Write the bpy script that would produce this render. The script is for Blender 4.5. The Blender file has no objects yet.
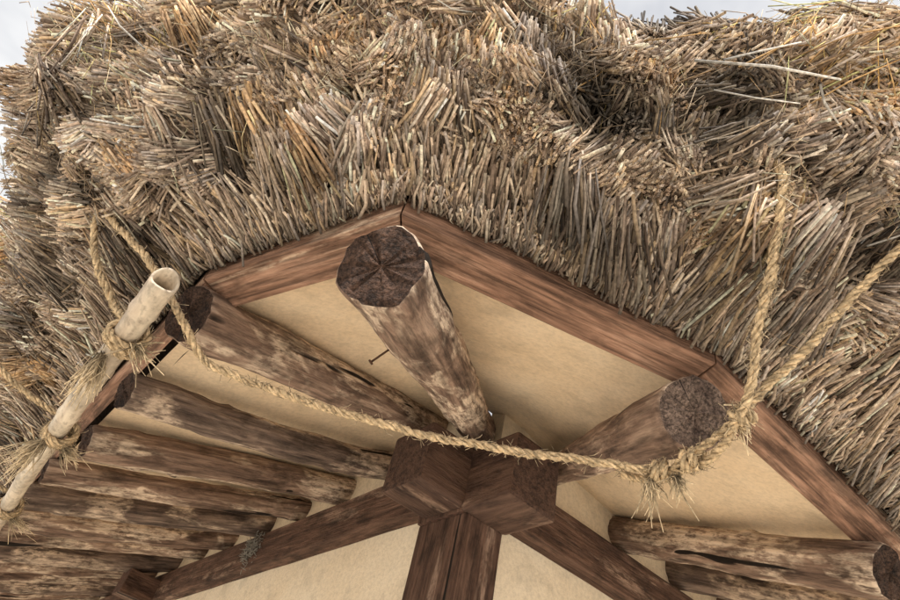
import bpy, math, random, bmesh
import numpy as np
from mathutils import Vector, Matrix, Quaternion, noise

random.seed(7); rng=np.random.default_rng(11)
Z0=1.6   # datum height; all heights h below are measured above it
def V(x,y,h): return Vector((x,y,Z0+h))
scene=bpy.context.scene
COL=scene.collection

# ---------------------------------------------------------------- materials
def newmat(name):
    m=bpy.data.materials.new(name); m.use_nodes=True
    nt=m.node_tree; nt.nodes.clear()
    out=nt.nodes.new('ShaderNodeOutputMaterial'); b=nt.nodes.new('ShaderNodeBsdfPrincipled')
    nt.links.new(b.outputs[0],out.inputs[0])
    b.inputs['Roughness'].default_value=.85
    b.inputs['Specular IOR Level'].default_value=.25
    return m,nt,b
def N(nt,t,**k):
    n=nt.nodes.new(t)
    for a,v in k.items(): setattr(n,a,v)
    return n
def ramp(nt,stops,src=None):
    r=N(nt,'ShaderNodeValToRGB'); cr=r.color_ramp
    while len(cr.elements)<len(stops): cr.elements.new(.5)
    for e,(p,c) in zip(cr.elements,stops):
        e.position=p; e.color=(c[0],c[1],c[2],1) if not isinstance(c,(int,float)) else (c,c,c,1)
    if src is not None: nt.links.new(src,r.inputs[0])
    return r
def noise_tex(nt,vec,scale,detail=3,rough=.6,sc=(1,1,1),dist=0):
    mp=N(nt,'ShaderNodeMapping'); mp.inputs['Scale'].default_value=sc
    nt.links.new(vec,mp.inputs['Vector'])
    n=N(nt,'ShaderNodeTexNoise'); n.inputs['Scale'].default_value=scale
    n.inputs['Detail'].default_value=detail; n.inputs['Roughness'].default_value=rough
    n.inputs['Distortion'].default_value=dist
    nt.links.new(mp.outputs[0],n.inputs['Vector']); return n
def mix(nt,f,a,b,mode='MIX'):
    m=N(nt,'ShaderNodeMix',data_type='RGBA',blend_type=mode)
    for s,v in ((m.inputs[0],f),(m.inputs[6],a),(m.inputs[7],b)):
        if hasattr(v,'type') and hasattr(v,'links'): nt.links.new(v,s)
        elif isinstance(v,(int,float)): s.default_value=v if s.type=='VALUE' else (v,v,v,1)
        else: s.default_value=(v[0],v[1],v[2],1)
    return m.outputs[2]
def objcoord(nt):
    tc=N(nt,'ShaderNodeTexCoord'); oi=N(nt,'ShaderNodeObjectInfo')
    mu=N(nt,'ShaderNodeMath',operation='MULTIPLY'); mu.inputs[1].default_value=37
    nt.links.new(oi.outputs['Random'],mu.inputs[0])
    ad=N(nt,'ShaderNodeVectorMath',operation='ADD')
    nt.links.new(tc.outputs['Object'],ad.inputs[0]); nt.links.new(mu.outputs[0],ad.inputs[1])
    return ad.outputs[0],tc,oi
def bump(nt,b,h,strength=.5,dist=.01):
    bp=N(nt,'ShaderNodeBump'); bp.inputs['Strength'].default_value=strength; bp.inputs['Distance'].default_value=dist
    nt.links.new(h,bp.inputs['Height']); nt.links.new(bp.outputs[0],b.inputs['Normal'])

def wood_mat(name,cols,patch,patch_amt=.5,crack=.35,fscale=70,endcol=None,patchlen=.28,fib_c=(.42,1.3)):
    m,nt,b=newmat(name); v,tc,oi=objcoord(nt)
    big=noise_tex(nt,v,6,4,.62,(1,1,patchlen),1.0)
    fib=noise_tex(nt,v,fscale,3,.65,(1,1,.05),.25)
    mid=noise_tex(nt,v,22,4,.7,(1,1,.15),.5)
    c1=ramp(nt,[(.32,cols[0]),(.5,cols[1]),(.68,cols[2])],mid.outputs[0])
    f=ramp(nt,[(.36,fib_c[0]),(.62,fib_c[1])],fib.outputs[0])
    c2=mix(nt,.75,c1.outputs[0],f.outputs[0],'MULTIPLY')
    pm=ramp(nt,[(patch_amt,0),(patch_amt+.07,1)],big.outputs[0])
    grit=noise_tex(nt,v,55,3,.75,(1,1,.35))
    gm=ramp(nt,[(.40,.1),(.56,1)],grit.outputs[0])
    pmg=mix(nt,1,pm.outputs[0],gm.outputs[0],'MULTIPLY')
    pc=mix(nt,.6,patch,f.outputs[0],'MULTIPLY')
    c3=mix(nt,pmg,c2,pc)
    blot=noise_tex(nt,v,13,4,.7,(1,1,.5)); bl=ramp(nt,[(.34,.38),(.5,1.05)],blot.outputs[0])
    c3=mix(nt,.8,c3,bl.outputs[0],'MULTIPLY')
    ck=noise_tex(nt,v,16,2,.5,(1,1,.045),.12)
    cm=ramp(nt,[(crack,0),(crack+.012,1)],ck.outputs[0])
    c4=mix(nt,cm.outputs[0],(.012,.008,.006),c3)
    if endcol:
        sx=N(nt,'ShaderNodeSeparateXYZ'); nt.links.new(tc.outputs['Normal'],sx.inputs[0])
        ab=N(nt,'ShaderNodeMath',operation='ABSOLUTE'); nt.links.new(sx.outputs[2],ab.inputs[0])
        gt=ramp(nt,[(.75,0),(.85,1)],ab.outputs[0])
        ec=ramp(nt,[(.35,endcol[0]),(.65,endcol[1])],grit.outputs[0])
        c4=mix(nt,gt.outputs[0],c4,ec.outputs[0])
    nt.links.new(c4,b.inputs['Base Color'])
    hs=mix(nt,.5,fib.outputs[0],grit.outputs[0]); hs=mix(nt,1,hs,cm.outputs[0],'MULTIPLY')
    bump(nt,b,hs,.85,.014)
    return m
M_LOG=wood_mat('bark_log',[(.075,.048,.037),(.21,.138,.103),(.38,.272,.205)],(.64,.51,.395),.475,.31)
M_LOGD=wood_mat('dark_bark_log',[(.055,.040,.034),(.155,.11,.088),(.29,.215,.17)],(.56,.44,.34),.50,.32)
M_TIM=wood_mat('stained_timber',[(.05,.027,.020),(.105,.059,.042),(.175,.103,.074)],(.30,.205,.155),.58,.28,85,((.05,.027,.02),(.13,.07,.05)),.15,(.5,1.25))
M_HEAD=wood_mat('stained_timber_head',[(.055,.031,.024),(.095,.055,.040),(.14,.084,.060)],(.28,.185,.135),.58,.26,60,((.04,.024,.019),(.12,.07,.052)),.4,(.75,1.12))
M_BRD=wood_mat('eave_board_wood',[(.135,.074,.050),(.255,.145,.098),(.385,.237,.168)],(.54,.40,.295),.54,.30,95,((.1,.05,.03),(.2,.11,.07)),.15,(.3,1.4))

def end_mat(name,c0,c1,ringf):
    m,nt,b=newmat(name); v,tc,oi=objcoord(nt)
    sx=N(nt,'ShaderNodeSeparateXYZ'); nt.links.new(tc.outputs['Object'],sx.inputs[0])
    cx=N(nt,'ShaderNodeCombineXYZ'); nt.links.new(sx.outputs[0],cx.inputs[0]); nt.links.new(sx.outputs[1],cx.inputs[1])
    w=N(nt,'ShaderNodeTexWave',wave_type='RINGS',rings_direction='Z'); w.inputs['Scale'].default_value=34
    w.inputs['Distortion'].default_value=8; w.inputs['Detail'].default_value=3; w.inputs['Detail Scale'].default_value=1
    nt.links.new(cx.outputs[0],w.inputs['Vector'])
    n=noise_tex(nt,v,22,5,.75); n2=noise_tex(nt,v,150,3,.75)
    c=ramp(nt,[(.35,c0),(.66,c1)],n.outputs[0])
    r=ramp(nt,[(0,.6),(1,1.1)],w.outputs[0])
    c2=mix(nt,ringf,c.outputs[0],r.outputs[0],'MULTIPLY')
    sp=ramp(nt,[(.38,.3),(.6,1.4)],n2.outputs[0]); c2=mix(nt,.9,c2,sp.outputs[0],'MULTIPLY')
    gr=N(nt,'ShaderNodeTexGradient',gradient_type='RADIAL'); nt.links.new(cx.outputs[0],gr.inputs[0])
    gn=N(nt,'ShaderNodeTexNoise',noise_dimensions='1D'); gn.inputs['Scale'].default_value=22; gn.inputs['Detail'].default_value=2
    nt.links.new(gr.outputs['Fac'],gn.inputs['W'])
    gm=ramp(nt,[(.24,0),(.255,1)],gn.outputs[0])
    c3=mix(nt,gm.outputs[0],(.01,.007,.005),c2)
    nt.links.new(c3,b.inputs['Base Color'])
    h=mix(nt,.88,w.outputs[0],n2.outputs[0]); h=mix(nt,.6,h,n.outputs[0]); bump(nt,b,mix(nt,1,h,gm.outputs[0],'MULTIPLY'),1,.025)
    return m
M_END=end_mat('log_end_grain',(.024,.015,.012),(.115,.066,.046),.12)
M_END2=end_mat('log_end_grain_grey',(.12,.082,.068),(.31,.225,.18),.4)

def plaster(name,ca,cb):
    m,nt,b=newmat(name); tc=N(nt,'ShaderNodeTexCoord')
    n=noise_tex(nt,tc.outputs['Object'],2.2,4,.65); n2=noise_tex(nt,tc.outputs['Object'],70,3,.75)
    n3=noise_tex(nt,tc.outputs['Object'],9,4,.65)
    c=ramp(nt,[(.3,ca),(.7,cb)],n.outputs[0])
    s=ramp(nt,[(.3,.82),(.6,1.04)],n2.outputs[0]); c2=mix(nt,.85,c.outputs[0],s.outputs[0],'MULTIPLY')
    s3=ramp(nt,[(.30,.66),(.5,1.02)],n3.outputs[0]); c2=mix(nt,.5,c2,s3.outputs[0],'MULTIPLY')
    nt.links.new(c2,b.inputs['Base Color']); bump(nt,b,n2.outputs[0],.4,.006)
    b.inputs['Roughness'].default_value=.95
    return m
M_PL=plaster('ochre_plaster',(.74,.57,.385),(.84,.69,.51))
M_WALL=plaster('wall_plaster',(.77,.65,.49),(.85,.75,.60))

def straw_mat(name,rough=.7):
    m,nt,b=newmat(name)
    a=N(nt,'ShaderNodeAttribute',attribute_name='Col'); tc=N(nt,'ShaderNodeTexCoord')
    n=noise_tex(nt,tc.outputs['Object'],110,1,.7); r=ramp(nt,[(.3,.5),(.65,1.25)],n.outputs[0])
    c=mix(nt,.8,a.outputs['Color'],r.outputs[0],'MULTIPLY')
    nt.links.new(c,b.inputs['Base Color']); b.inputs['Roughness'].default_value=rough
    return m
M_REED=straw_mat('weathered_reed'); M_ROPE=straw_mat('straw_rope_fibre',.8)

def thatch_base_mat():
    m,nt,b=newmat('thatch_core'); tc=N(nt,'ShaderNodeTexCoord')
    n=noise_tex(nt,tc.outputs['Object'],40,2,.7)
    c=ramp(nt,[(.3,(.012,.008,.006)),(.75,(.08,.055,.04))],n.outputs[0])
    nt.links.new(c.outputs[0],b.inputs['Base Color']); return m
M_CORE=thatch_base_mat()
def bamboo_mat():
    m,nt,b=newmat('dry_bamboo'); v,tc,oi=objcoord(nt)
    n=noise_tex(nt,v,30,4,.6,(1,1,.06)); n2=noise_tex(nt,v,9,4,.7,(1,1,.6)); n3=noise_tex(nt,v,60,4,.7,(1,1,.5))
    c=ramp(nt,[(.3,(.46,.36,.27)),(.6,(.74,.64,.51))],n.outputs[0])
    r=ramp(nt,[(.38,.5),(.55,1.05)],n2.outputs[0]); c2=mix(nt,.7,c.outputs[0],r.outputs[0],'MULTIPLY')
    r=ramp(nt,[(.36,.45),(.5,1.0)],n3.outputs[0]); c2=mix(nt,.6,c2,r.outputs[0],'MULTIPLY')
    nt.links.new(c2,b.inputs['Base Color']); b.inputs['Roughness'].default_value=.55; bump(nt,b,n.outputs[0],.3,.004); return m
M_BAM=bamboo_mat()
def simple(name,c,rough=.8,metal=0,c2=None,sc=20,bm=True):
    m,nt,b=newmat(name); tc=N(nt,'ShaderNodeTexCoord'); n=noise_tex(nt,tc.outputs['Object'],sc,3,.7)
    r=ramp(nt,[(.3,c),(.7,c2 or c)],n.outputs[0]); nt.links.new(r.outputs[0],b.inputs['Base Color'])
    b.inputs['Roughness'].default_value=rough; b.inputs['Metallic'].default_value=metal
    if bm: bump(nt,b,n.outputs[0],.3,.01)
    return m
M_GROUND=simple('pale_sandy_ground',(.58,.53,.45),.95,0,(.67,.615,.525),2,False)
M_NAIL=simple('rusty_nail',(.05,.03,.02),.6,.6,(.10,.05,.03))
M_WEB=simple('grey_nest',(.17,.16,.14),1,0,(.32,.30,.27),60)

# ---------------------------------------------------------------- hierarchy
def empty(name):
    e=bpy.data.objects.new(name,None); COL.objects.link(e); return e
HOUSE=empty('thatched_house')
def add(name,me,mats,parent=HOUSE,mw=None):
    o=bpy.data.objects.new(name,me); COL.objects.link(o)
    for m in mats: me.materials.append(m)
    if mw is not None: o.matrix_world=mw
    if parent: o.parent=parent
    return o
def frame(o,d,up=Vector((0,0,1))):
    z=d.normalized(); x=up.cross(z)
    if x.length<1e-3: x=Vector((1,0,0)).cross(z)
    x.normalize(); y=z.cross(x)
    m=Matrix((x,y,z)).transposed().to_4x4(); m.translation=o; return m

def log(name,p0,p1,r0,r1,mat,endm,seed=0,bend=.0,rough=.05,parent=HOUSE):
    """p0 = outer end (r0), p1 = inner end (r1)"""
    d=p1-p0; L=d.length; M=frame(p0,d)
    S=44; R=int(L/.014)+6
    verts=[];faces=[];mi=[]
    rnd=random.Random(seed); ba=rnd.random()*6.28
    knots=[(rnd.uniform(.1,.95)*L,rnd.random()*6.28,rnd.uniform(.06,.16)) for _ in range(8)]
    cracks=[(rnd.random()*6.28,rnd.uniform(-.1,.5)*L,rnd.uniform(.25,.7)*L,rnd.uniform(.05,.12)) for _ in range(4)]
    zs=[0,.004]+[.012+(L-.012)*i/(R-3) for i in range(R-2)]
    for j,z in enumerate(zs):
        t=z/L; r=r0+(r1-r0)*t
        if j==0: r*=.945
        elif j==1: r*=.98
        cx=math.cos(ba)*bend*math.sin(t*math.pi)+.007*noise.noise((z*4,seed,0))
        cy=math.sin(ba)*bend*math.sin(t*math.pi)+.007*noise.noise((z*4,seed,9))
        for i in range(S):
            a=2*math.pi*i/S; c,s=math.cos(a),math.sin(a)
            k=1+rough*noise.noise((c*1.3+seed*3,s*1.3,z*5))*1.5+rough*.6*noise.noise((c*4,s*4+seed,z*14))+rough*.6*noise.noise((c*9,s*9+seed,z*5))
            for kz,ka,kh in knots:
                da=(a-ka+math.pi)%(2*math.pi)-math.pi
                k+=kh*math.exp(-((z-kz)/.022)**2-(da*r/.022)**2)
            for ca,c0,cl,cd in cracks:
                if c0<z<c0+cl:
                    da=(a-ca-.15*math.sin(z*6)+math.pi)%(2*math.pi)-math.pi
                    if abs(da)<.2: k-=cd*math.sin((z-c0)/cl*math.pi)*math.exp(-(da/.07)**2)
            zz=z+(.008*noise.noise((c*2,s*2,seed+3)) if j<2 else 0)
            verts.append((cx+r*k*c,cy+r*k*s,zz))
    for j in range(len(zs)-1):
        for i in range(S):
            faces.append((j*S+i,j*S+(i+1)%S,(j+1)*S+(i+1)%S,(j+1)*S+i)); mi.append(0)
    for ring,zz,sg in ((0,0,-1),((len(zs)-1)*S,L,1)):
        prev=[ring+i for i in range(S)]
        for q in (.85,.68,.5,.3,.15):
            st=len(verts)
            for i in range(S):
                x,y,z=verts[ring+i]; verts.append((x*q,y*q,zz+.009*noise.noise((x*45,y*45,seed))))
            cur=[st+i for i in range(S)]
            for i in range(S):
                f=(prev[i],cur[i],cur[(i+1)%S],prev[(i+1)%S]); faces.append(f if sg<0 else f[::-1]); mi.append(1)
            prev=cur
        st=len(verts); verts.append((0,0,zz))
        for i in range(S):
            f=(prev[i],st,prev[(i+1)%S]); faces.append(f if sg<0 else f[::-1]); mi.append(1)
    me=bpy.data.meshes.new(name); me.from_pydata(verts,[],faces)
    me.polygons.foreach_set('material_index',mi)
    me.polygons.foreach_set('use_smooth',[m==0 for m in mi]); me.update()
    return add(name,me,[mat,endm],parent,M)

def hexa(name,c,axis,mat,bev=.006,parent=HOUSE,wob=0.0,seed=0):
    M=frame(sum(c,Vector())/8,axis); Mi=M.inverted()
    vs=[Mi@p for p in c]; n=max(2,int((vs[4]-vs[0]).length/.08)) if wob else 1
    verts=[];faces=[]
    for j in range(n+1):
        t=j/n
        for i in range(4):
            p=vs[i].lerp(vs[i+4],t)
            w=Vector((noise.noise((p.z*3,i*5,seed)),noise.noise((p.z*3,i*5,seed+7)),0))*wob
            verts.append(p+w)
    for j in range(n):
        for i in range(4):
            faces.append((j*4+i,j*4+(i+1)%4,(j+1)*4+(i+1)%4,(j+1)*4+i))
    faces.append((3,2,1,0)); faces.append((n*4,n*4+1,n*4+2,n*4+3))
    me=bpy.data.meshes.new(name); me.from_pydata(verts,[],faces); me.update()
    bm=bmesh.new(); bm.from_mesh(me); bmesh.ops.recalc_face_normals(bm,faces=bm.faces)
    if bev:
        es=[e for e in bm.edges if len(e.link_faces)==2 and e.calc_face_angle()>.6]
        bmesh.ops.bevel(bm,geom=es,offset=bev,segments=2,affect='EDGES',profile=.6)
    bm.to_mesh(me); bm.free()
    return add(name,me,[mat],parent,M)
def box(name,x0,x1,y0,y1,h0,h1,axis,mat,**k):
    if axis=='x': c=[V(x0,y0,h0),V(x0,y1,h0),V(x0,y1,h1),V(x0,y0,h1),V(x1,y0,h0),V(x1,y1,h0),V(x1,y1,h1),V(x1,y0,h1)]; a=Vector((1,0,0))
    elif axis=='y': c=[V(x0,y0,h0),V(x1,y0,h0),V(x1,y0,h1),V(x0,y0,h1),V(x0,y1,h0),V(x1,y1,h0),V(x1,y1,h1),V(x0,y1,h1)]; a=Vector((0,1,0))
    else: c=[V(x0,y0,h0),V(x1,y0,h0),V(x1,y1,h0),V(x0,y1,h0),V(x0,y0,h1),V(x1,y0,h1),V(x1,y1,h1),V(x0,y1,h1)]; a=Vector((0,0,1))
    return hexa(name,c,a,mat,**k)

# ---------------------------------------------------------------- timber frame
WX,WY=1.20,1.50; FX,FY=8.6,8.6
box('corner_post',1.165,1.335,1.455,1.70,-1.6,.885,'z',M_TIM,wob=.003,seed=3)
box('plate_head_a',.955,1.16,1.45,1.665,.895,1.11,'x',M_HEAD,bev=.012,seed=5)
box('plate_head_b',1.14,1.345,1.235,1.46,.88,1.105,'y',M_HEAD,bev=.012,seed=8)
box('plate_corner_block',1.155,1.34,1.455,1.70,.884,1.10,'z',M_TIM,bev=.004,seed=9)
box('wall_plate_west',1.13,1.29,1.69,FY,.925,1.09,'y',M_TIM,wob=.004,seed=11)
box('wall_plate_south',1.33,FX,1.43,1.59,.925,1.09,'x',M_TIM,wob=.004,seed=12)
box('tie_beam_end',.93,1.25,4.30,4.46,.90,1.04,'x',M_TIM,bev=.008)
for i,y in enumerate((4.38,6.5)): box('wall_post_w%d'%i,1.165,1.30,y-.08,y+.08,-1.6,.93,'z',M_TIM)
for i,x in enumerate((4.1,6.4)): box('wall_post_s%d'%i,x-.08,x+.08,1.465,1.60,-1.6,.93,'z',M_TIM)
def slab(name,x0,x1,y0,y1,h0,h1,mat): 
    return box(name,x0,x1,y0,y1,h0,h1,'z',mat,bev=0)
slab('wall_west',WX,WX+.08,1.60,FY,-1.6,1.45,M_WALL)
slab('wall_south',1.30,FX,WY,WY+.08,-1.6,1.45,M_WALL)
slab('wall_east',FX,FX+.08,WY,FY,-1.6,1.45,M_WALL)
slab('wall_north',WX,FX+.08,FY+.003,FY+.083,-1.6,1.45,M_WALL)

# ---------------------------------------------------------------- rafters
log('hip_rafter_log',V(.272,.70,.745),V(1.35,1.67,1.34),.083,.062,M_LOG,M_END,3,.006,.08)
log('fan_rafter_log_a',V(.10,1.27,.825),V(1.24,1.81,1.36),.073,.060,M_LOG,M_END,5,.008,.07)
log('fan_rafter_log_c',V(.950,.520,.785),V(1.66,1.60,1.31),.078,.050,M_LOG,M_END2,8,.006)
ys=[(1.80,2.04),(2.28,2.38),(2.72,2.75),(3.14,3.12),(3.55,3.56),(3.97,3.96),(4.38,4.40),(4.8,4.8),(5.22,5.2),(5.65,5.65),(6.1,6.1),(6.6,6.6),(7.1,7.1),(7.6,7.6)]
for i,(a,b) in enumerate(ys):
    r=.056+.006*math.sin(i*2.3)
    log('rafter_log_w%d'%i,V(.12+.025*math.sin(i*1.7),a,.835),V(1.24,b,1.215 if i else 1.235),r,r*1.02,(M_LOG,M_LOGD)[i%3==0],M_END,20+i,.014,.09)
xs=[(1.79,2.03),(2.32,2.42),(2.78,2.82),(3.22,3.22),(3.65,3.65),(4.1,4.1),(4.6,4.6),(5.1,5.1),(5.6,5.6),(6.1,6.1),(6.7,6.7),(7.3,7.3)]
for i,(a,b) in enumerate(xs):
    r=.062+.005*math.sin(i*2.1+1)
    log('rafter_log_s%d'%i,V(a,.50,.80 if i==0 else .835),V(b,1.54,1.215),r,r*1.02,M_LOGD if i else M_LOG,M_END,50+i,.01,.08)

# ---------------------------------------------------------------- eave path
PIN=[(.08,FY+.9),(.08,1.24),(.27,.71),(.97,.47),(FX+1,.46)]
def offs(path,d):
    out=[]
    for i,p in enumerate(path):
        p=Vector(p); ns=[]
        for a,b in ((i-1,i),(i,i+1)):
            if a<0 or b>=len(path): continue
            e=(Vector(path[b])-Vector(path[a])).normalized(); ns.append(Vector((-e.y,e.x)))
        if len(ns)==2:
            n=(ns[0]+ns[1]).normalized(); k=d/n.dot(ns[0])
        else: n=ns[0];k=d
        out.append(p+n*k)
    return out
inn=offs(PIN,.088); inn2=offs(PIN,.07)
nm=['west','west_corner','corner','south']
for i in range(4):
    a,b=Vector(PIN[i]),Vector(PIN[i+1]); c,d=inn[i],inn[i+1]
    if i==0: c=a.lerp(c,.5); d=b.lerp(d,.5)
    g=(b-a).normalized()*.0015
    a=a+g;b=b-g;c=c+g;d=d-g
    o=[0,.0,.004,0][i]
    cs=[V(a.x,a.y,.905),V(c.x,c.y,.885+o),V(c.x,c.y,.945),V(a.x,a.y,.965),V(b.x,b.y,.905),V(d.x,d.y,.885+o),V(d.x,d.y,.945),V(b.x,b.y,.965)]
    hexa('eave_board_'+nm[i],cs,Vector((b.x-a.x,b.y-a.y,0)),M_BRD,bev=.003,seed=30+i,wob=.0012)

def soffit():
    inner=[Vector((1.28,FY)),Vector((1.28,1.58)),Vector((1.28,1.58)),Vector((1.28,1.58)),Vector((FX,1.58))]
    verts=[];faces=[]; cols=[]
    for i in range(4):
        n=60 if i in (0,3) else 26
        for k in range(n+(i==3)):
            t=k/n; t=1-(1-t)**1.6 if i==0 else (t**1.6 if i==3 else t)
            cols.append((inn2[i].lerp(inn2[i+1],t),inner[i].lerp(inner[i+1],t)))
    J=26
    for a,b in cols:
        dist=(b-Vector((1.28,1.58))).length; top=1.285+.115*math.exp(-(dist/.5)**2)
        for j in range(J+1):
            t=j/J; p=a.lerp(b,t); h=.93+(top-.93)*t
            h+=.008*noise.noise((p.x*4,p.y*4,1))+.003*noise.noise((p.x*16,p.y*16,4))
            verts.append(V(p.x,p.y,h))
    for i in range(len(cols)-1):
        for j in range(J):
            faces.append((i*(J+1)+j,(i+1)*(J+1)+j,(i+1)*(J+1)+j+1,i*(J+1)+j+1))
    me=bpy.data.meshes.new('soffit'); me.from_pydata(verts,[],faces); me.polygons.foreach_set('use_smooth',[True]*len(faces))
    add('plaster_soffit',me,[M_PL])
soffit()

# ---------------------------------------------------------------- thatch
KI=np.array([(.08,FY+.9),(.08,1.24),(.175,.975),(.27,.71),(.62,.59),(.97,.47),(1.6,.465),(FX+1,.46)])
KO=np.array([(-.56,FY+.9),(-.54,1.29),(-.255,.82),(.05,.48),(.465,.32),(.78,-.11),(1.45,-.24),(FX+1,-.24)])
H_IN,H_OUT=.955,1.40
def lump(P):
    x,y,z=P[:,0],P[:,1],P[:,2]
    return (np.sin(x*9+2*np.sin(y*5))*np.sin(y*8+1.3+2*np.sin(z*7))*.7+np.sin(x*23+y*9)*np.sin(y*21-z*13)*.6+np.sin(x*3.1+y*4.7+z*5)*.4)
def surf(u,v,lumps=True):
    u=np.clip(u,0,6.9999); i=u.astype(int); t=(u-i)[:,None]
    I=KI[i]*(1-t)+KI[i+1]*t; O=KO[i]*(1-t)+KO[i+1]*t
    d=O-I; L=np.linalg.norm(d,axis=1,keepdims=True); n=d/L
    vv=np.clip(v,None,1.0)[:,None]; ov=np.clip(v-1,0,None)[:,None]
    xy=I+d*vv-n*ov*.7
    h=H_IN+(H_OUT-H_IN)*vv+ov*.7
    P=np.concatenate([xy,h+Z0],1)
    a=np.arctan2(H_OUT-H_IN,L)
    Nn=np.concatenate([n*np.sin(a),-np.cos(a)],1)
    Nt=np.concatenate([n*.7,np.full_like(h,.7)],1)
    w=np.clip((v[:,None]-.9)/.2,0,1); NN=Nn*(1-w)+Nt*w; NN/=np.linalg.norm(NN,axis=1,keepdims=True)
    bul=.07*np.sin(np.pi*np.clip(v,0,1))[:,None]
    P=P+NN*bul
    if lumps: P=P+NN*(lump(P)[:,None]*.040*np.clip(v*1.8,0,1)[:,None])
    n3=np.concatenate([n,np.zeros_like(h)],1)
    return P,NN,n3,L[:,0]

def mesh_np(name,verts,faces_list,smooth,mats,parent,col=None):
    me=bpy.data.meshes.new(name); me.vertices.add(len(verts)); me.vertices.foreach_set('co',verts.astype(np.float32).ravel())
    tot=np.concatenate([np.full(len(f),f.shape[1]) for f in faces_list]); loops=np.concatenate([f.ravel() for f in faces_list])
    me.loops.add(len(loops)); me.loops.foreach_set('vertex_index',loops.astype(np.int32))
    me.polygons.add(len(tot)); st=np.concatenate([[0],np.cumsum(tot)[:-1]])
    me.polygons.foreach_set('loop_start',st.astype(np.int32))
    sm=np.concatenate([np.full(len(f),s) for f,s in zip(faces_list,smooth)]); me.polygons.foreach_set('use_smooth',sm)
    me.update(calc_edges=True)
    if col is not None:
        at=me.attributes.new('Col','FLOAT_COLOR','POINT')
        at.data.foreach_set('color',np.concatenate([col,np.ones((len(col),1))],1).astype(np.float32).ravel())
    me.validate()
    return add(name,me,mats,parent)

def straws(name,B,T,r,col,bend,k=5,parent=HOUSE,mat=M_REED,taper=.9,hollow=True):
    n=len(B); a=T-B; L=np.linalg.norm(a,axis=1,keepdims=True); a=a/L
    ref=np.tile([[.31,.52,.79]],(n,1)); u=np.cross(a,ref); u/=np.linalg.norm(u,axis=1,keepdims=True); w=np.cross(a,u)
    M=(B+T)/2+bend; ang=np.arange(k)*2*np.pi/k
    rings=[]
    for C,f in ((B,1.0),(M,1.0),(T,taper)):
        off=(np.cos(ang)[None,:,None]*u[:,None,:]+np.sin(ang)[None,:,None]*w[:,None,:])*(r*f)[:,None,None]
        rings.append(C[:,None,:]+off)
    cen=(T-a*(r*(1.3 if hollow else 0))[:,None])[:,None,:]
    vs=np.concatenate(rings+[cen],1); m=3*k+1
    base=(np.arange(n)*m)[:,None]; fs=[]
    for j in range(2):
        for i in range(k):
            fs.append(base+np.array([[j*k+i,j*k+(i+1)%k,(j+1)*k+(i+1)%k,(j+1)*k+i]]))
    q=np.concatenate(fs); tr=np.concatenate([base+np.array([[2*k+i,2*k+(i+1)%k,3*k]]) for i in range(k)])
    c=np.repeat(col[:,None,:],m,1).copy(); c[:,:k]*=.25; c[:,k:2*k]*=.68; c[:,2*k:3*k]*=1.2  # roots and middles coloured darker as painted depth shade; cut tips paler
    c[:,3*k]*=.35 if hollow else 1  # shade inside the open straw end painted into its centre
    return mesh_np(name,vs.reshape(-1,3),[q,tr],[True,False],[mat],parent,c.reshape(-1,3))

def core():
    us=np.concatenate([np.linspace(0,1,90)[:-1],np.linspace(1,6,150)[:-1],np.linspace(6,7,60)])
    vsn=np.concatenate([np.linspace(-.12,1,26),np.linspace(1.05,6.2,24)])
    U,W=np.meshgrid(us,vsn,indexing='ij')
    P,NN,n3,_=surf(U.ravel(),W.ravel())
    P=P-NN*.055
    nu,nv=len(us),len(vsn); idx=np.arange(nu*nv).reshape(nu,nv)
    q=np.stack([idx[:-1,:-1],idx[1:,:-1],idx[1:,1:],idx[:-1,1:]],-1).reshape(-1,4)
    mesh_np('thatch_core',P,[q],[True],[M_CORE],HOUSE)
core()

def sample_u(n):
    seg=rng.choice(7,size=n,p=[.28,.10,.10,.13,.13,.12,.14]); t=rng.random(n)
    u=seg+t
    a=seg==0; u[a]=1-.5*(t[a]**1.8)
    b=seg==6; u[b]=6+.26*(t[b]**1.5)
    return u
def base_color(n):
    g=rng.random((n,1)); pal=np.array([(.61,.475,.355),(.47,.352,.265),(.80,.67,.52),(.24,.172,.128),(.63,.465,.30),(.52,.435,.37)])
    p=pal[rng.choice(6,size=n,p=[.27,.19,.20,.12,.08,.14])]
    return p*(.6+.72*g)
def lowf(P):
    x,y,z=P[:,0],P[:,1],P[:,2]
    return .5+.5*np.sin(x*4.3+1+1.5*np.sin(y*3.1))*np.sin(y*5.2+z*4+.7)
PITS=[((.37,.455,1.24),.12),((.45,.40,1.18),.08),((.55,.36,1.20),.07),((.02,.62,1.32),.05),((-.12,.98,1.16),.07),((.86,.10,1.20),.08),((-.40,1.55,1.16),.07),((.18,.60,1.18),.06),((1.05,.12,1.12),.07),((.62,.18,1.22),.07),((-.25,1.2,1.2),.06),((.25,.45,1.33),.06),((1.3,.1,1.15),.06),((-.1,1.3,1.05),.04)]
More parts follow.
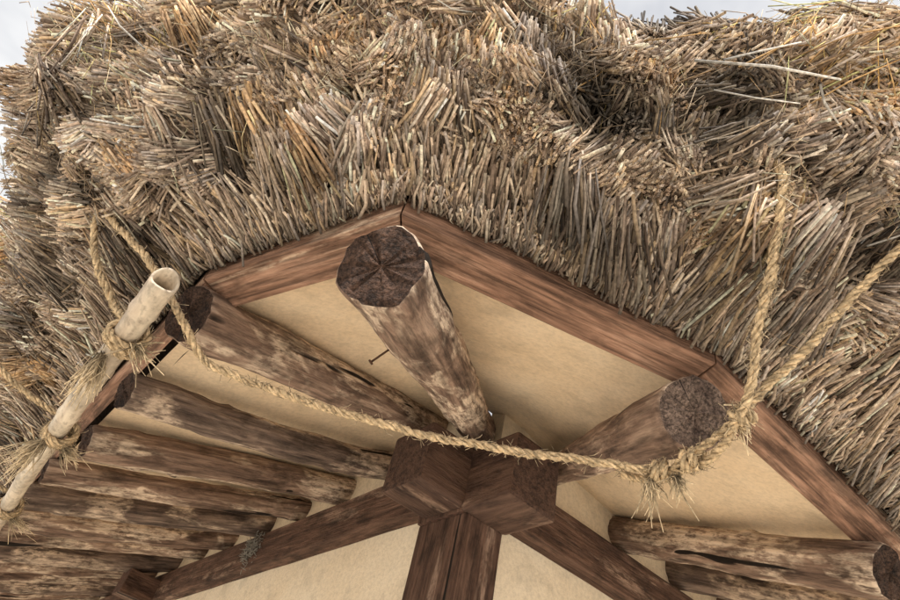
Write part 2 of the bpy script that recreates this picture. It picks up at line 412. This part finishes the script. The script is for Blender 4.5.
def make_reeds(u,v,el,side,jit,off,Lr,rr,colmul=None,tint=None,clampL=True):
    P,NN,n3,Ls=surf(u,v); n=len(u)
    z=np.array([[0,0,1.]]); sd=np.cross(n3,z)
    a=n3*np.cos(el)[:,None]+z*np.sin(el)[:,None]+sd*side[:,None]+rng.normal(0,1,(n,3))*jit[:,None]
    a/=np.linalg.norm(a,axis=1,keepdims=True)
    T=P+NN*off[:,None]
    keep=np.ones(n,bool); dark=np.ones(n)
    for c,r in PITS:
        d=np.linalg.norm(T-np.array([c[0],c[1],c[2]+Z0]),axis=1); keep&=(d>r*.75)|(rng.random(n)<.2); dark*=np.clip((d/r-.5),.3,1)  # straws thinned out in each pit, the rest darkened as painted recess shade
    L=rng.uniform(*Lr,n)
    if clampL:  # butts never reach inboard of the eave board
        horiz=np.clip((a*n3).sum(1),.15,1); tipd=((T-P)*n3).sum(1)+v*Ls
        L=np.minimum(L,np.clip((tipd-.004)/horiz,.02,None)); keep&=tipd>.012
    B=T-a*L[:,None]
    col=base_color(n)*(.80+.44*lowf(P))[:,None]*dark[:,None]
    if colmul is not None: col=col*colmul[:,None]
    if tint is not None: col=col*tint
    r=rng.uniform(*rr,n); bend=rng.normal(0,.005,(n,3))
    return [x[keep] for x in (B,T,r,np.clip(col,0,.85),bend)]
parts=[]
def field(u,v):
    uu=np.where(u<1,1+(u-1)*18,np.where(u>6,6+(u-6)*18,u))
    return np.sin(uu*5.1+v*4+np.sin(v*7))*np.sin(v*8+uu*2.3), np.sin(uu*6.3-v*5+1)*np.sin(v*6-uu*3.1+2)
# laid courses: long straws radiating from the eave board, rougher towards the outer lip
n=28000; u=sample_u(n); v=.03+rng.random(n)*1.0
f1,f2=field(u,v); w=np.clip(v/.5,0,1)
el=np.radians(27*(1-w)-6*w+26*f1*w+rng.normal(0,8,n))
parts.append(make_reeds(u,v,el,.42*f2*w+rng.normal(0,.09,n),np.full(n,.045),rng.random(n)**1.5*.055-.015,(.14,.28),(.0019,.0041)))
# bundles with blunt cut ends
def bundles(K,m,vmin,elm,els,sds,offr,sgr,jit,rr,splay=1.0,br=(.6,1.35)):
    cu=sample_u(K); cv=vmin+rng.random(K)**.8*(1-vmin)
    u=np.repeat(cu,m); v=np.repeat(cv,m); n=len(u)
    f1,f2=field(cu,cv)
    cel=np.repeat(np.radians(rng.normal(elm,els,K)-10*cv+20*f1),m); cs=np.repeat(.3*f2+rng.normal(0,sds,K),m); co=np.repeat(rng.uniform(*offr,K),m); cc=np.repeat(rng.uniform(*br,K),m)
    ct=np.repeat(np.where((rng.random(K)<.07)[:,None],np.array([[1.15,1.0,.78]]),np.where((rng.random(K)<.35)[:,None],np.array([[.92,.96,1.03]]),np.array([[1,1,1]]))),m,0)
    seglen=np.repeat(np.where(cu<1,8.0,np.where(cu<5,.36,np.where(cu<6,.63,8.0))),m)
    sg=np.repeat(rng.uniform(*sgr,K),m)
    sx=rng.normal(0,1,n)*sg; sv=rng.normal(0,1,n)*sg
    dome=-(sx**2+sv**2)/sg*.25
    return make_reeds(u+sx/seglen,v+sv/.65,cel+sv*5*splay+rng.normal(0,jit*1.6,n),cs+sx*6*splay,np.full(n,jit),co+dome+rng.normal(0,.007,n),(.10,.20),rr,cc,ct)
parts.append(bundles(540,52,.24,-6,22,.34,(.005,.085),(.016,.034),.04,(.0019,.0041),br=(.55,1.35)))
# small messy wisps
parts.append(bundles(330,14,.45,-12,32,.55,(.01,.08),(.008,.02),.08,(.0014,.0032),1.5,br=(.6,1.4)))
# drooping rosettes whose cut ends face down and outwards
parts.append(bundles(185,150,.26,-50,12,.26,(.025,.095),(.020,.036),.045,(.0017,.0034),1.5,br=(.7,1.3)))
# short fringe along the eave board edge
n=6000; u=sample_u(n); v=rng.uniform(.02,.12,n)
parts.append(make_reeds(u,v,np.radians(rng.normal(8,12,n)),rng.normal(0,.22,n),np.full(n,.09),rng.uniform(.002,.032,n),(.03,.11),(.0015,.0034),rng.uniform(.85,1.35,n)))
# top side straws
n=5000; u=sample_u(n); v=1+rng.random(n)*.4
parts.append(make_reeds(u,v,np.radians(rng.normal(-20,18,n)),rng.normal(0,.3,n),np.full(n,.12),rng.uniform(.0,.04,n),(.10,.25),(.0014,.0028),rng.uniform(.9,1.4,n)))
B,T,r,c,b=[np.concatenate(x) for x in zip(*parts)]
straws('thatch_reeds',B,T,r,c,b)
# frizzy broken fibres
n=8500; u=sample_u(n); v=np.clip(rng.normal(.88,.25,n),.12,1.3)
B,T,r,c,b=make_reeds(u,v,rng.uniform(-.9,1.0,n),rng.normal(0,.7,n),np.full(n,.35),rng.uniform(.01,.085,n),(.03,.11),(.0005,.0012),rng.uniform(1.0,1.5,n),np.array([[1.05,1.0,.9]]))
b=rng.normal(0,.011,(len(B),3))
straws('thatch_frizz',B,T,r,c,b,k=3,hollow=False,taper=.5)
# golden loose straws on the corner and the south-east edge
n=1500; u=np.where(rng.random(n)<.7,rng.uniform(5.0,6.1,n),rng.uniform(3.6,5.0,n)); u=np.where(rng.random(n)<.10,rng.uniform(.95,1.6,n),u); v=rng.uniform(.84,1.12,n)
B,T,r,c,b=make_reeds(u,v,rng.uniform(-.3,.9,n),rng.normal(0,.6,n),np.full(n,.3),rng.uniform(.0,.07,n),(.10,.22),(.0009,.0019),rng.uniform(1.1,1.5,n),np.array([[1.25,1.02,.60]]))
b=rng.normal(0,.012,(len(B),3))
straws('thatch_golden_straw',B,T,r,c,b,k=4,hollow=False,taper=.6)
def arr(l): return np.array([[p[0],p[1],p[2]+Z0] for p in l])
B=arr([(.50,.20,1.20),(.53,.16,1.19),(.69,.06,1.20),(.56,.20,1.17),(-.30,.98,1.12),(.98,.14,1.06)]); T=arr([(.70,.03,1.19),(.62,.05,1.25),(.78,.07,1.17),(.68,.10,1.16),(-.42,1.02,1.2),(1.05,.02,1.12)])
straws('thatch_bleached_stalks',B,T,np.array([.0028,.002,.0026,.0016,.002,.002]),np.array([[.78,.74,.68]]*6),rng.normal(0,.008,(6,3)),hollow=False,taper=.7)

# ---------------------------------------------------------------- bamboo pole
def bamboo(name,p0,p1,r):
    d=p1-p0; L=d.length; M=frame(p0,d); S=24
    nodes=[.13+.33*i for i in range(20) if .13+.33*i<L]
    zz=sorted(set([0,L]+[round(L*i/120,4) for i in range(121)]+[round(q+o,4) for q in nodes for o in (-.012,-.006,-.002,.002,.006,.012)]))
    verts=[];faces=[]
    for z in zz:
        rr=r*(1-.10*z/L)
        for q in nodes:
            rr+=r*.13*math.exp(-((z-q-.004)/.005)**2)+r*.09*math.exp(-((z-q+.006)/.004)**2)-r*.06*math.exp(-((z-q)/.002)**2)
        cx=.012*math.sin(z*1.3)
        for i in range(S):
            a=i*2*math.pi/S; k=1+.03*noise.noise((math.cos(a),math.sin(a),z*3)); verts.append((cx+rr*k*math.cos(a),rr*k*math.sin(a),z+(.006*math.cos(a*2) if z==0 else 0)))
    R=len(zz)
    for j in range(R-1):
        for i in range(S): faces.append((j*S+i,j*S+(i+1)%S,(j+1)*S+(i+1)%S,(j+1)*S+i))
    st=len(verts)
    for i in range(S): x,y,z=verts[i]; verts.append((x*.80,y*.80,z))
    st2=len(verts)
    for i in range(S): x,y,z=verts[i]; verts.append((x*.78,y*.78,.1))
    for i in range(S):
        j=(i+1)%S
        faces.append((i,st+i,st+j,j)); faces.append((st+i,st2+i,st2+j,st+j))
    faces.append(tuple(st2+i for i in range(S))); faces.append(tuple((R-1)*S+i for i in range(S)))
    me=bpy.data.meshes.new(name); me.from_pydata(verts,[],faces); me.polygons.foreach_set('use_smooth',[True]*len(faces))
    return add(name,me,[M_BAM],None,M)
PB0,PB1=V(.015,1.08,.735),V(.18,4.6,.725)
bamboo('bamboo_pole',PB0,PB1,.028)

# ---------------------------------------------------------------- ropes
def catmull(pts,step=.004):
    out=[]; P=[pts[0]*2-pts[1]]+list(pts)+[pts[-1]*2-pts[-2]]
    for i in range(1,len(P)-2):
        L=(P[i+1]-P[i]).length; n=max(3,int(L/step))
        t01=max((P[i]-P[i-1]).length,1e-4)**.5; t12=max(L,1e-4)**.5; t23=max((P[i+2]-P[i+1]).length,1e-4)**.5
        m1=(P[i+1]-P[i])+t12*((P[i]-P[i-1])/t01-(P[i+1]-P[i-1])/(t01+t12))
        m2=(P[i+1]-P[i])+t12*((P[i+2]-P[i+1])/t23-(P[i+2]-P[i])/(t12+t23))
        for k in range(n):
            t=k/n; t2=t*t;t3=t2*t
            out.append(P[i]*(2*t3-3*t2+1)+m1*(t3-2*t2+t)+P[i+1]*(-2*t3+3*t2)+m2*(t3-t2))
    out.append(P[-2]); return out
def rope_arrays(pts,R,vo,tint=(1,1,1),ns=3):
    C=np.array([tuple(p) for p in catmull(pts,.0035)]); n=len(C)
    s0=np.concatenate([[0],np.cumsum(np.linalg.norm(np.diff(C,axis=0),axis=1))])
    C=C+np.stack([np.sin(s0*31+1)+.6*np.sin(s0*77),np.sin(s0*37)+.6*np.sin(s0*69+2),np.sin(s0*29+2)+.6*np.sin(s0*83)],1)*.0012
    T=np.gradient(C,axis=0); T/=np.linalg.norm(T,axis=1,keepdims=True)+1e-9
    U=np.zeros_like(C); u=np.cross(T[0],[.3,.2,.93]); u/=np.linalg.norm(u); U[0]=u
    for i in range(1,n):
        u=U[i-1]-T[i]*np.dot(U[i-1],T[i]); U[i]=u/np.linalg.norm(u)
    W=np.cross(T,U); s=s0
    pitch=R*8.5; K=7; verts=[];faces=[];cols=[];o=vo
    for q in range(ns):
        ph=2*np.pi*s/pitch+.7*np.sin(s*14)+q*2*np.pi/ns
        D=U*np.cos(ph)[:,None]+W*np.sin(ph)[:,None]; cen=C+D*R*.52
        rr=R*.56*(1+.16*np.sin(s*60+q*2)+.08*np.sin(s*230+q)+.12*np.sin(s*13+q*1.3))
        for k in range(K):
            a=2*np.pi*k/K+ph*.6
            X=D*np.cos(a)[:,None]+np.cross(T,D)*np.sin(a)[:,None]
            verts.append((cen+X*(rr*(1+.16*np.sin(k*2.4+s*40)))[:,None]))
            shade=.5+.65*rng.random()+.16*np.sin(s*60+k*3)
            cols.append(np.array([[.70,.53,.33]])*np.array([tint])*shade[:,None])
        for k in range(K):
            k2=(k+1)%K; a0=o+k*n+np.arange(n-1); b0=o+k2*n+np.arange(n-1)
            faces.append(np.stack([a0,b0,b0+1,a0+1],-1))
        o+=K*n
    return np.concatenate(verts),np.concatenate(faces),np.concatenate(cols),o,(C,T,s)
def fibres(C,n,L,parent,name,rad=(.0004,.0010)):
    idx=rng.integers(0,len(C)-4,n); B=C[idx]+rng.normal(0,.004,(n,3)); tg=C[idx+3]-C[idx]; tg/=np.linalg.norm(tg,axis=1,keepdims=True)+1e-9
    d=rng.normal(0,.55,(n,3))+tg*rng.choice([-1,1],n)[:,None]; d/=np.linalg.norm(d,axis=1,keepdims=True)
    T=B+d*rng.uniform(*L,n)[:,None]
    col=np.array([[.76,.60,.40]])*rng.uniform(.5,1.12,(n,1))
    return straws(name,B,T,rng.uniform(*rad,n),col,rng.normal(0,.003,(n,3)),k=3,parent=parent,mat=M_ROPE,hollow=False,taper=.5)
def rope(name,paths,R=.0086,fuzz=620,tufts=(),tint=(1,1,1)):
    par=empty(name); vs=[];fs=[];cs=[];o=0;Cs=[]
    for pth in paths:
        rad=R
        if isinstance(pth,tuple): pth,rad=pth
        v,f,c,o,(C,T,s)=rope_arrays(pth,rad,o,tint); vs.append(v);fs.append(f);cs.append(c);Cs.append(C)
    mesh_np('strands',np.concatenate(vs),[np.concatenate(fs)],[True],[M_ROPE],par,np.concatenate(cs))
    C=np.concatenate(Cs); fibres(C,int(fuzz*len(C)/300),(.008,.028),par,'fuzz')
    for i,(p,d,L,nn,sp) in enumerate(tufts):
        d=np.array(tuple(d.normalized())); B=np.tile([tuple(p)],(nn,1))+rng.normal(0,.005,(nn,3)); a=d[None]+rng.normal(0,sp,(nn,3)); T_=B+a*rng.uniform(.5,1.1,nn)[:,None]*L
        col=np.array([[.76,.61,.41]])*rng.uniform(.6,1.12,(nn,1))
        straws('tuft%d'%i,B,T_,rng.uniform(.0008,.0018,nn),col,rng.normal(0,.007,(nn,3)),k=4,parent=par,mat=M_ROPE,hollow=False,taper=.6)
    return par
def pole_at(y):
    t=(y-PB0.y)/(PB1.y-PB0.y); return PB0.lerp(PB1,t)
def wraps(c,axis,rad,turns,pitch,ph=0,slant=.25):
    M=frame(c,axis); pts=[]
    n=int(turns*14)
    for i in range(n+1):
        a=ph+2*math.pi*i/14; z=(i/14-turns/2)*pitch+slant*rad*math.sin(a)
        pts.append(M@Vector((math.cos(a)*rad,math.sin(a)*rad,z)))
    return pts
AX=(PB1-PB0).normalized(); RR=.037
p1=pole_at(1.34)
w1=wraps(p1,AX,RR,2.3,.021,1.0)
strandA=[V(-.17,1.44,1.18),V(-.20,1.41,1.02),V(-.13,1.39,.89),V(-.03,1.38,.80)]+w1
rope('straw_rope',[strandA, wraps(pole_at(1.38),AX,RR+.001,1.4,.022,2.5,.9)],tufts=[(pole_at(1.42)+Vector((-.02,0,-.03)),Vector((.15,.5,-.9)),.095,90,.28),(pole_at(1.30)+Vector((.03,0,-.03)),Vector((.9,-.2,-.5)),.055,40,.4)])
span=[V(-.17,1.42,1.18),V(-.19,1.375,1.02),V(-.07,1.26,.89),V(.04,1.21,.80),V(.10,1.19,.74),V(.17,1.20,.705),V(.25,1.165,.69),V(.42,1.04,.665),V(.60,.905,.655),V(.78,.775,.672),V(.93,.67,.695),V(.985,.635,.70),V(1.005,.58,.70),V(.985,.515,.70),V(.955,.455,.715),V(.91,.39,.755),V(.865,.33,.85),V(.825,.275,.93),V(.79,.23,1.0),V(.765,.195,1.055),V(.755,.185,1.12),V(.77,.24,1.25)]
tie=[V(.95,.70,.695),V(.985,.655,.69),V(1.0,.62,.70),V(.99,.58,.715),V(.965,.50,.72),V(.95,.435,.745),V(.965,.375,.80),V(.985,.30,.87),V(1.00,.22,.95),V(1.015,.14,1.025),V(1.03,.08,1.085),V(1.045,.03,1.14),V(1.05,.05,1.28)]
kc=V(.985,.628,.70)
knot=wraps(kc,Vector((.55,-.8,.05)),.0145,2.2,.017,0,.3)
knot2=wraps(V(.985,.555,.708),Vector((.2,-.9,.1)),.017,2.0,.018,1,.4)
kk=wraps(V(.945,.425,.738),Vector((.3,-.6,.7)),.015,1.6,.018,2,.3)
rope('straw_rope',[span,tie,knot,knot2,kk,([V(.875,.345,.84),V(.84,.28,.925),V(.80,.235,.99),V(.775,.20,1.055),V(.765,.19,1.12),V(.78,.25,1.24)],.007)],
     tufts=[(V(.985,.65,.69),Vector((.2,.2,-.9)),.055,60,.35),(V(1.0,.60,.69),Vector((.5,.1,-.8)),.04,45,.45),(V(.945,.43,.74),Vector((.6,.1,-.8)),.035,40,.5),(V(.76,.195,1.06),Vector((.9,-.6,.1)),.05,14,.4)])
p2=pole_at(2.03)
w2=wraps(p2,AX,RR,3.2,.02,2.0)
inc=[V(-.52,2.05,1.20),V(-.47,2.06,1.02),V(-.30,2.05,.90),V(-.12,2.04,.80)]
rope('straw_rope',[inc+w2,wraps(pole_at(2.06),AX,RR+.004,1.3,.02,.5,1.0)],tufts=[(p2+Vector((-.02,0,-.035)),Vector((-.3,.3,-.9)),.11,80,.28),(p2+Vector((.03,0,-.03)),Vector((.9,.1,-.3)),.06,45,.35)])
p3=pole_at(2.95)
rope('straw_rope',[[V(-.45,2.95,1.08),V(-.25,2.95,.88),V(-.02,2.95,.79)]+wraps(p3,AX,RR,3.2,.022,2.0),wraps(pole_at(2.99),AX,RR+.004,1.3,.02,.5,1.0)],tufts=[(p3+Vector((-.02,0,-.035)),Vector((-.1,.2,-.9)),.13,80,.25),(p3+Vector((.03,0,-.03)),Vector((.9,.1,-.3)),.07,45,.35)])
rope('straw_rope',[[V(-.42,2.00,1.02),V(-.36,1.99,.90),V(-.34,1.98,.84)]],tufts=[(V(-.34,1.98,.85),Vector((.05,0,-1)),.10,80,.18)])

def nail():
    ax=(V(1.35,1.67,1.34)-V(.272,.70,.745)).normalized(); c=V(.272,.70,.745)+ax*.30
    out=(Vector((-.35,.65,-.75))); out=(out-ax*out.dot(ax)).normalized()
    q=c+out*.055; p=c+out*.125-ax*.012; d=(q-p).normalized()
    B=np.array([tuple(q),tuple(p+d*.001)]); T=np.array([tuple(p),tuple(p-d*.003)])
    straws('nail',B,T,np.array([.0024,.0065]),np.array([[.05,.03,.02]]*2),np.zeros((2,3)),k=10,parent=None,mat=M_NAIL,hollow=False,taper=1)
nail()
def nest():
    n=420; B=np.tile([[1.125,3.02,Z0+1.02]],(n,1))+rng.normal(0,1,(n,3))*np.array([[.010,.040,.035]]); T=B+rng.normal(0,.014,(n,3))
    straws('spider_nest',B,T,rng.uniform(.001,.003,n),np.full((n,3),.3),np.zeros((n,3)),k=4,parent=None,mat=M_WEB,hollow=False,taper=.4)
nest()

def ground():
    n=60; g=np.sign(np.linspace(-1,1,n))*np.abs(np.linspace(-1,1,n))**3*400
    X,Y=np.meshgrid(g,g,indexing='ij'); Zz=.01*np.sin(X*1.3)*np.sin(Y*1.1)-.012
    idx=np.arange(n*n).reshape(n,n); q=np.stack([idx[:-1,:-1],idx[1:,:-1],idx[1:,1:],idx[:-1,1:]],-1).reshape(-1,4)
    mesh_np('ground',np.stack([X,Y,Zz],-1).reshape(-1,3),[q],[True],[M_GROUND],None)
ground()

# ---------------------------------------------------------------- light
sd=Vector((-.45,-.72,0)).normalized(); el=math.radians(50)
sdir=Vector((sd.x*math.cos(el),sd.y*math.cos(el),math.sin(el)))
L=bpy.data.lights.new('sun','SUN'); L.energy=5; L.angle=math.radians(.53); L.color=(1,.95,.88)
so=bpy.data.objects.new('sun',L); COL.objects.link(so); so.rotation_euler=sdir.to_track_quat('Z','Y').to_euler(); so.location=(-5,-5,12)
w=bpy.data.worlds.new('World'); scene.world=w; w.use_nodes=True; nt=w.node_tree
bg=nt.nodes['Background']; sk=nt.nodes.new('ShaderNodeTexSky'); sk.sky_type='NISHITA'; sk.sun_disc=False
sk.sun_elevation=el; sk.sun_rotation=math.atan2(sd.x,sd.y); sk.dust_density=8; sk.air_density=1.0; sk.ozone_density=1
# added white haze: paints the overexposed sky and lifts the ambient light
tc=nt.nodes.new('ShaderNodeTexCoord'); cl=noise_tex(nt,tc.outputs['Generated'],2.2,5,.6,(1,1,2))
cf=ramp(nt,[(.32,.45),(.58,.95)],cl.outputs[0])
skc=mix(nt,cf.outputs[0],sk.outputs[0],(6.8,6.8,6.8))
nt.links.new(skc,bg.inputs[0]); bg.inputs[1].default_value=.15

cam=bpy.data.cameras.new('camera'); co=bpy.data.objects.new('camera',cam); COL.objects.link(co)
r_=Vector((.7235,-.6615,.1965)).normalized(); b_=Vector((-.3748,-.6154,-.6936))
b_=(b_-r_*b_.dot(r_)).normalized(); u_=b_.cross(r_)
M=Matrix((r_,u_,b_)).transposed().to_4x4(); M.translation=(0,0,Z0)
co.matrix_world=M
cam.lens=24; cam.sensor_width=36; cam.clip_end=1500; cam.clip_start=.02
scene.camera=co
scene.view_settings.view_transform='Standard'; scene.view_settings.look='None'; scene.view_settings.exposure=0
